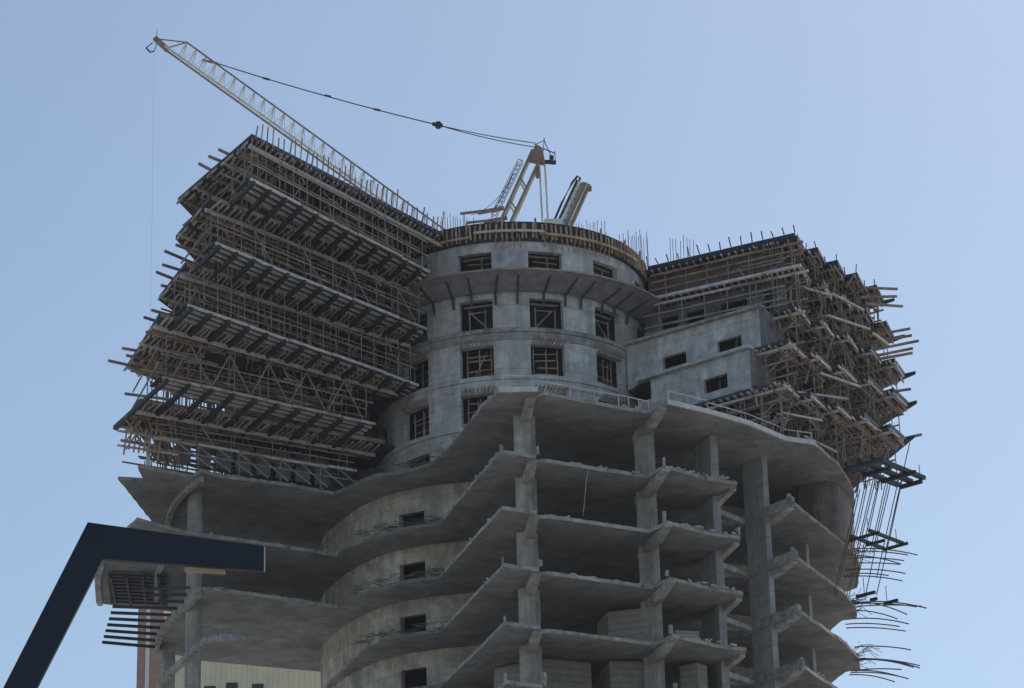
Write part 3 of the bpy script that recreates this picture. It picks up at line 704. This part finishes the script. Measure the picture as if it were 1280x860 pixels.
# A-frame
for sy in (-.6, .6):
    mb = MB()
    mb.bar((1.75, 184 + sy * .5, 90.2), (-1.25, 184 + sy, 83.2), .16); mb.bar((2.35, 184 + sy * .5, 89.7), (-.55, 184 + sy, 83.2), .16)
    for t in (.3, .55, .75):
        a_ = Vector((1.75, 184 + sy * .6, 90.2)).lerp(Vector((-1.25, 184 + sy, 83.2)), t); c_ = Vector((2.35, 184 + sy * .6, 89.7)).lerp(Vector((-.55, 184 + sy, 83.2)), t + .08); mb.bar(a_, c_, .1)
    mb.build('a_frame_leg', M['crane'] if sy > 0 else M['cranedark'], CR)
for x in (2.2, 2.58):
    MB().bar((x, 184, 89.2), (x + .12, 184, 83.4), .13).build('back_strut', M['crane'], CR)
mb = MB(); mb.hexa([(1.5, 183.7, 89.5), (2.6, 183.7, 89.2), (2.45, 183.7, 90.3), (2.0, 183.7, 90.65)], [(1.5, 184.3, 89.5), (2.6, 184.3, 89.2), (2.45, 184.3, 90.3), (2.0, 184.3, 90.65)]); mb.bar((2.0, 184, 89.0), (2.1, 184, 88.2), .3)
mb.build('a_frame_head', M['cranedark'], CR)
mb = MB(); mb.bar((2.4, 184, 89.4), (3.35, 184, 89.3), .08, .3); mb.bar((2.5, 184, 90.4), (3.3, 184, 90.0), .06); mb.bar((3.3, 184, 89.3), (3.3, 184, 90.2), .05); mb.bar((2.55, 184, 91.1), (3.1, 184, 89.6), .05); mb.bar((2.5, 184, 90.2), (2.6, 184, 91.2), .05); mb.bar((1.9, 184, 90.7), (2.6, 184, 91.0), .04); mb.bar((2.9, 183.6, 89.5), (3.2, 183.6, 89.5), .25)
mb.build('top_platform', M['steel'], CR)
mb = MB()
for dx in (0, .32):
    for sy in (-.25, .25): mb.bar((.75 + dx, 184 + sy, 89.5 - dx * .2), (-1.2 + dx, 184 + sy, 85.4 - dx * .2), .045)
for i in range(13):
    t = i / 12; mb.bar((.75 - 1.95 * t, 183.75, 89.5 - 4.1 * t), (1.07 - 1.95 * t, 183.75, 89.43 - 4.1 * t), .035); mb.bar((.75 - 1.95 * t, 184.25, 89.5 - 4.1 * t), (1.07 - 1.95 * t, 183.75, 89.43 - 4.1 * t), .03)
mb.build('caged_ladder', M['galv'], CR)
for (p, q) in (((-3.3, 183.6, 85.45), (-.3, 183.6, 85.75)), ((-2.9, 183.6, 84.75), (-.1, 183.6, 85.0))):
    MB().bar(p, q, .1, .16).bar(Vector(p) + Vector((1.2, 0, .03)), Vector(q) + Vector((0, 0, .04)), .14, .26).build('walkway_arm', M['cranedark'], CR)
MB().tube(sag(Vector((-1.2, 184, 85.7)), Vector((.4, 184, 88.6)), .35), .025, 4).tube(sag(Vector((-2.6, 184, 85.5)), Vector((.2, 184, 88)), .5), .02, 4).build('slack_rope', M['cable'], CR)
MB().box((.7, 184, 82.6), 5.2, 2.2, 1.4).build('machinery_deck', M['cranedark'], CR)
MB().tube([(.7, 184, 79.4), (.7, 184, 82)], .9, 12).build('mast_top', M['crane'], CR)
MB().tube([(-24.5, 184, 98.7), (-24.35, 184, 86), (-24.3, 184, 62)], .006, 4).build('hoist_rope', M['galv'], CR)
# folded concrete placing boom
BO = thing('placing_boom', (3.3, 183, 81), 'folded pale boom of parallel tubes leaning right beside the crane frame', 'boom')
ax0, ax1 = Vector((2.9, 183, 82.2)), Vector((5.15, 183, 87.2)); ax = (ax1 - ax0).normalized(); sd = Vector((ax.z, 0, -ax.x))
for o_, w, m in ((-.5, .1, 'steel'), (-.25, .2, 'crane'), (.06, .22, 'galv'), (.3, .12, 'crane'), (.48, .12, 'cranedark')):
    MB().bar(ax0 + sd * o_ + ax * (1.2 if o_ < -.3 else 0), ax1 + sd * o_ * .95, .5, w).build('boom_section', M[m], BO)
mb = MB()
for i in range(9):
    p = ax0 + ax * (.6 + i * .58); mb.bar(p - sd * .46, p + sd * .46 + ax * .3, .3, .06)
mb.build('boom_lacing', M['cranedark'], BO)
MB().tube([ax0 + sd * -.75 + ax * 1.0, ax0 + sd * -.8 + ax * 3.6, ax1 + sd * -.72 - ax * .2, ax1 + sd * -.58 + ax * .35, ax1 + sd * -.36 + ax * .3, ax1 + sd * -.3 - ax * .6], .08, 8).build('pipe_bend', M['steel'], BO)
MB().tube([ax1 + sd * .1 + ax * .05, ax1 + sd * .55 - ax * .1, ax1 + sd * .6 - ax * .35], .14, 8).build('pipe_bend', M['cranedark'], BO)
MB().bar(ax0 + sd * .5 + ax * 1.7, ax0 + sd * 1.05 + ax * 2.25, .14, .3).build('clamp_arm', M['steel'], BO)
MB().box((3.0, 183, 83.3), 1.2, 1.0, 2.2).build('pedestal', M['crane'], BO)

# ------------------------------------------------------------------ guardrails on the podium roof edge
def rail(pts, z, h, name_label, n):
    G = thing('guardrail', at(pts[0], z), name_label, 'railing', 'guardrails on the podium roof')
    L_ = [V2(*p) for p in pts]
    for a_, b_ in zip(L_, L_[1:]):
        for i in range(n + 1):
            p = a_.lerp(b_, i / n); stick('post', at(p, z), at(p, z + h), .06, .06, M['palewood'], G)
        stick('rail', at(a_, z + h + jit(.1)), at(b_, z + h + jit(.1)), .055, .055, M['palewood'], G); stick('rail', at(a_, z + h * .15), at(b_, z + h * .15), .05, .05, M['galv'], G)
zt = PZ[0] + TH
rail([(-.6, 159.8), (1.1, 159.9)], zt, .95, 'pale timber guardrail at the central tip of the podium roof', 1)
rail([(1.9, 160.6), (6.2, 163.2), (8.0, 164.1)], zt, .8, 'battered guardrail along the podium roof edge below the core', 3)
rail([(9.1, 162.6), (11.5, 164.4), (13.9, 166.5), (16.2, 169.2)], zt, .8, 'thin guardrail along the curved white roof edge on the right', 1)
rail([(16.4, 169.4), (18.2, 170.3)], zt, .8, 'short guardrail at the right end of the curved white roof edge', 2)
PE = mat('pale_edge', (.56, .55, .52), .25, 3, .9)
for a_, b_ in (((9.0, 162.1), (11.5, 163.9)), ((11.5, 163.9), (14, 166)), ((14, 166), (16.4, 168.9)), ((16.4, 168.9), (18.3, 169.8)), ((-.85, 159.42), (1.42, 159.52))):
    MB().bar(at(V2(*a_) + V2(.03, -.05), PZ[0] + .13), at(V2(*b_) + V2(.03, -.05), PZ[0] + .13), .12, .29).build('edge_kerb', PE, T)
mb = MB()
for (a_, b_, k) in (((1.9, 160.7), (6.2, 163.3), 0), ((6.3, 163.0), (8.0, 163.9), 0), ((9.0, 163.0), (12.9, 165.6), 1), ((9.0, 163.0), (12.9, 165.6), 2), ((9.0, 163.0), (12.9, 165.6), 3), ((9.0, 163.0), (12.9, 165.6), 4), ((2, 161.2), (7.4, 164.1), 1), ((2, 161.2), (7.4, 164.1), 2), ((2, 161.2), (7.4, 164.1), 3),
                    ((17.6, 171.7), (21.2, 180.2), 2), ((17.6, 171.7), (21.2, 180.2), 3), ((17.6, 171.7), (21.2, 180.2), 4), ((-19, 173.2), (-12, 177.2), 1), ((-18.2, 173.4), (-12, 177.2), 2), ((-18, 173.1), (-12, 176.4), 0), ((-2.4, 164.6), (-.9, 159.8), 1), ((-4.4, 171.4), (-1, 160.4), 2), ((-4.2, 170.3), (-1.4, 160.6), 0), ((-4.4, 171.4), (-1, 160.4), 3)):
    for _ in range(22):
        p = V2(*a_).lerp(V2(*b_), random.random()) + V2(jit(.18), jit(.18)); s_ = random.uniform(.03, .13)
        mb.box(at(p, PZ[k] + TH + s_ * .35), s_ * random.uniform(.8, 5), s_, s_ * .8, random.random() * 3)
o = mb.build('rubble', M['rubble']); o['kind'] = 'stuff'; o['label'] = 'broken concrete rubble and offcuts lying along the slab edges'; o['category'] = 'rubble'

# short starter bars bristling from the inner slab edges beside the round core
for k in (0, 1, 2, 3):
    mb = MB()
    for i in range(60):
        t = random.random(); x0 = -10.3 + 6.8 * t; y0 = 174.6 - 2.6 * min(1, t * 1.6) + (0 if t < .8 else -6 * (t - .8)); z = PZ[k] + TH + .05 + random.random() * .55
        a_ = random.uniform(-.5, .7); l_ = random.uniform(.4, 1.3)
        mb.bar((x0, y0 + .35, z), (x0 + l_ * math.cos(a_), y0 + .35 - l_ * .5 * math.sin(a_), z + jit(.18)), .03)
    o = mb.build('starter_bar', M['rebar']); o['kind'] = 'stuff'; o['category'] = 'rebar'; o['label'] = 'short rebar ends bristling along the inner edge of the %s podium slab from the top' % ('first', 'second', 'third', 'fourth')[k]

# stub walls and props on slab tips
for k in range(1, 6):
    for (x, y, h, w) in ((1.35, 160.6, .75, .22), (8.65, 162.9, .7, .2), (12.95, 166.0, .75, .25), (16.6, 170.2, .7, .28), (-.85, 159.6, .5, .16)):
        if random.random() < .6: MB().box((x + jit(.1), y + jit(.1), PZ[k] + TH + h / 2), w * random.uniform(.5, 1), w, h * random.uniform(.5, 1.1), random.random()).build('stub_post', M['edge'], T)

# ------------------------------------------------------------------ lower left: steel needle beams, louvred platform, plank
for i in range(10):
    t = (i - 3) / 6.0
    a_ = V2(-25.2, 176.1).lerp(V2(-26.9, 183.8), t); b_ = V2(-21.0, 176.9).lerp(V2(-23.0, 185.5), t)
    if i < 3: a_ = a_ + V2(1.4 + .6 * i, .4)
    o = MB().bar(at(a_, PZ[2] + .1), at(b_, PZ[2] + .1), .16, .17).build('needle_beam', M['steel'])
    tag(o, 'dark steel needle beam jutting from the curved left slab, %s from the top' % ORD[i].replace('highest', 'first'), 'steel beam', 'needle beams at the lower left')
SP = thing('slatted_platform', (-26, 181, PZ[1]), 'dark slatted steel platform under the curved balcony at the lower left', 'platform')
for i in range(9):
    p = V2(-26.0, 179.2).lerp(V2(-26.6, 185.0), i / 8)
    stick('slat', at(p, PZ[1] - .25), at(p + V2(3.6, .9), PZ[1] - .25), .36, .1, M['steel'], SP)
for i in range(4):
    p = V2(-25.8, 178.8) + V2(i * 1.0, .2); stick('bearer', at(p, PZ[1] - .42), at(p + V2(-.5, 6.2), PZ[1] - .42), .16, .16, M['steel'], SP)

# ------------------------------------------------------------------ right side: hanging bracket platforms, rods, bent rebar
ax_, bx_ = V2(.76, -.66), V2(.66, .76)
def bracket(o, z, la, nb, sb, nc, label, w=.22):
    K = thing('hanging_platform', at(o, z), label, 'platform', 'hanging steel platforms on the right')
    for i in range(nb):
        p = V2(*o) + bx_ * sb * i; stick('steel_beam', at(p + ax_ * (.1 + .2 * i), z), at(p + ax_ * (la - .7 * (i % 2)), z), w, w * 1.2, M['steel'], K)
    for j in range(nc):
        p = V2(*o) + ax_ * (la * (.15 + .62 * j / max(1, nc - 1))) - bx_ * .25; stick('cross_beam', at(p, z + w * 1.3), at(p + bx_ * (sb * (nb - 1) + .5), z + w * 1.3), w * 1.5, w * 1.2, M['steel'], K)
    for i in (0, nb - 1):
        p = V2(*o) + bx_ * sb * i + ax_ * (la - .8); stick('guard_post', at(p, z), at(p, z + 1.1), .04, .04, M['steel'], K)
    return K
bracket((20.0, 170.8), 61.7, 3.0, 4, 1.7, 3, 'large dark steel grid platform hanging below the right wing', .2)
bracket((20.3, 173.0), 57.9, 2.3, 3, 1.5, 2, 'small dark steel platform hanging from rods beside the right slabs', .14)
bracket((20.7, 175.0), 54.9, 1.5, 3, 1.2, 0, 'lowest dark steel brackets hanging beside the right slab edge', .15)
for i in range(14):
    u = (i % 9) / 8 + .05 * (i > 8); hi = 62.3 + .9 * u + (2.0 if i == 8 else 0); lo = (55.3, 57.5, 55.0, 55.6, 57.8, 55.2, 56.4, 54.9, 58.0)[i % 9]
    p = V2(21.6 + 3.2 * u + jit(.15), 175.4 + jit(.9)); q = p - V2((hi - lo) * .285, 0)
    o = MB().tube([at(p, hi), at(p.lerp(q, .5) + V2(jit(.05), 0), (hi + lo) / 2), at(q, lo)], .035, 6).build('hanger_rod', M['rust'])
    tag(o, 'thin slanting steel rod holding the hanging platforms on the right', 'rod', 'hanger rods on the right')
for k in (1, 2, 3, 4):
    for i in range(8):
        far = i >= 4
        x0, y0 = (21.4, 182.6) if far else (21.3, 178.9); x0 += jit(.1); y0 += jit(.35) + (i % 4) * .55; z = PZ[k] + .12 + jit(.35)
        ln = random.uniform(3.0, 4.1) - (.5 if far else 0) + .3; dr_ = random.uniform(.35, 1.1)
        sw = jit(.5); pts = [(x0 - .3 + ln * t, y0 - .2 * ln * t + sw * t * ln * .4, z + .12 * t - dr_ * t ** 1.9) for t in [j / 8 for j in range(9)]]
        o = MB().tube(pts, .042, 5).build('bent_rebar', M['rebar'])
        tag(o, 'long thin rebar drooping from the right edge of the %s podium slab' % {1: 'second', 2: 'third', 3: 'fourth', 4: 'fifth'}[k], 'rebar', 'rebar drooping from the %s podium slab' % {1: 'second', 2: 'third', 3: 'fourth', 4: 'fifth'}[k])
    mb = MB()
    for i in range(26):
        x0, y0 = 20.9 + jit(.5), 180.6 + jit(2.4); z = PZ[k] + .15 + jit(.1)
        mb.tube([(x0, y0, z), (x0 + .5 + jit(.2), y0 - .2, z + .15 + jit(.25)), (x0 + .8 + jit(.5), y0 - .3, z + jit(.5))], .018, 4)
    o = mb.build('tie_wire', M['rebar']); o['kind'] = 'stuff'; o['category'] = 'wire'; o['label'] = 'tangle of short rebar ends at the right tip of the %s podium slab' % {1: 'second', 2: 'third', 3: 'fourth', 4: 'fifth'}[k]

# ------------------------------------------------------------------ foreground lamp arm
AR = thing('street_lamp', (-4.7, 14, 0), 'near dark navy bent steel lamp arm crossing the lower left corner', 'street lamp')
k0 = V2(-2.09, 6.255)
def xz(p, y=14): return (p[0], y, p[1])
def quadbar(a, b, c, d, y0, y1): return MB().hexa([(p[0], y0, p[1]) for p in (a, b, c, d)], [(p[0], y1, p[1]) for p in (a, b, c, d)])
quadbar((-2.137, 6.353), (-2.056, 6.16), (-1.257, 6.074), (-1.258, 6.203), 13.985, 14.015).build('lamp_head', M['arm'], AR)
lo = .0; s0 = (-2.523 + 2.137) / (5.516 - 6.353); s1 = (-2.366 + 2.056) / (5.512 - 6.16)
quadbar((-2.137 - 6.353 * s0, 0), (-2.056 - 6.16 * s0 - .04, 0), (-2.056, 6.16), (-2.137, 6.353), 13.987, 14.013).build('pole', M['arm'], AR)
MB().box((-1.2555, 14, 6.139), .004, .034, .128).build('end_cap', M['apron'], AR)
quadbar((-1.65, 6.108), (-1.65, 6.086), (-1.45, 6.068), (-1.45, 6.088), 13.99, 14.01).build('lamp_strip', M['orange'], AR)

# ------------------------------------------------------------------ buildings behind, lower left
BR = thing('brown_tower_block', (-38.6, 305, 0), 'red brown tower block with a white vertical strip far behind on the left', 'building')
MB().prism([(-40.2, 300), (-37.5, 300), (-37.5, 312), (-40.2, 312)], 0, 96).build('facade', M['brick'], BR)
MB().prism([(-39.3, 299.85), (-38.9, 299.85), (-38.9, 299.99), (-39.3, 299.99)], 0, 95.6).build('white_strip', M['white'], BR)
CB = thing('cream_building', (-28, 305, 0), 'cream rendered building seen through the gap under the left slab', 'building')
MB().prism([(-37.4, 300), (-12, 300), (-12, 315), (-37.4, 315)], 0, 93).build('facade', M['cream'], CB)
for i in range(30):
    MB().bar((-36.9 + i * .55, 299.96, 80), (-36.9 + i * .55, 299.96, 92), .05, .05).build('rib', M['cream'], CB)
for (x, z) in ((-32.5, 84.6), (-30.2, 84.9), (-27.5, 84.7)):
    MB().box((x, 299.9, z), 1.2, .16, 1.0).build('window', M['steel'], CB)
# ------------------------------------------------------------------ thin air between the lens and the tower
hz = MB().prism([(-130, -30), (130, -30), (130, 360), (-130, 360)], -1.5, 112).build('haze', M['earth']); hz['kind'] = 'stuff'
hm = bpy.data.materials.new('haze_air'); hm.use_nodes = True; hn = hm.node_tree; hn.nodes.remove(hn.nodes['Principled BSDF'])
pv = hn.nodes.new('ShaderNodeVolumePrincipled'); pv.inputs['Density'].default_value = .00009; pv.inputs['Color'].default_value = (.86, .92, 1, 1); pv.inputs['Anisotropy'].default_value = .3
hn.links.new(pv.outputs[0], hn.nodes['Material Output'].inputs['Volume'])
hz.data.materials.clear(); hz.data.materials.append(hm)

# ------------------------------------------------------------------ camera, light, world
cam = bpy.data.cameras.new('camera'); co = bpy.data.objects.new('camera', cam); COL.objects.link(co)
cam.sensor_width = 36; cam.lens = 3700 / 1280 * 36; cam.clip_start = .5; cam.clip_end = 20000
co.location = (0, 0, 1.6)
pitch, roll = R(22), R(1.5)
co.matrix_world = Matrix.Translation((0, 0, 1.6)) @ Matrix.Rotation(pitch + R(90), 4, 'X') @ Matrix.Rotation(-roll, 4, 'Z')
S.camera = co
SE, SAZ = R(52), R(38)          # sun behind the tower, to the right (azimuth from +Y towards +X)
sd_ = Vector((math.cos(SE) * math.sin(SAZ), math.cos(SE) * math.cos(SAZ), math.sin(SE)))
sl = bpy.data.lights.new('sun', 'SUN'); sl.energy = 3.0; sl.angle = R(.5); sl.color = (1, .95, .88)
so = bpy.data.objects.new('sun', sl); COL.objects.link(so); so.location = (60, 200, 200); so.rotation_euler = (-sd_).to_track_quat('-Z', 'Y').to_euler()
w = bpy.data.worlds.new('World'); S.world = w; w.use_nodes = True; nt = w.node_tree
sky = nt.nodes.new('ShaderNodeTexSky'); sky.sky_type = 'NISHITA'; sky.sun_disc = False; sky.sun_elevation = SE; sky.sun_rotation = SAZ
sky.air_density = 1.0; sky.dust_density = 1.3; sky.ozone_density = 1.0; sky.altitude = 100
bg = nt.nodes['Background']; bg.inputs['Strength'].default_value = .122
wb = nt.nodes.new('ShaderNodeMixRGB'); wb.blend_type = 'MULTIPLY'; wb.inputs[0].default_value = 1; wb.inputs[2].default_value = (1.0, 1.035, 1.01, 1)
nt.links.new(sky.outputs['Color'], wb.inputs[1]); nt.links.new(wb.outputs[0], bg.inputs['Color'])
S.view_settings.view_transform = 'Standard'; S.view_settings.look = 'None'; S.view_settings.gamma = 1; S.view_settings.use_curve_mapping = False
S.view_settings.exposure = 0.0
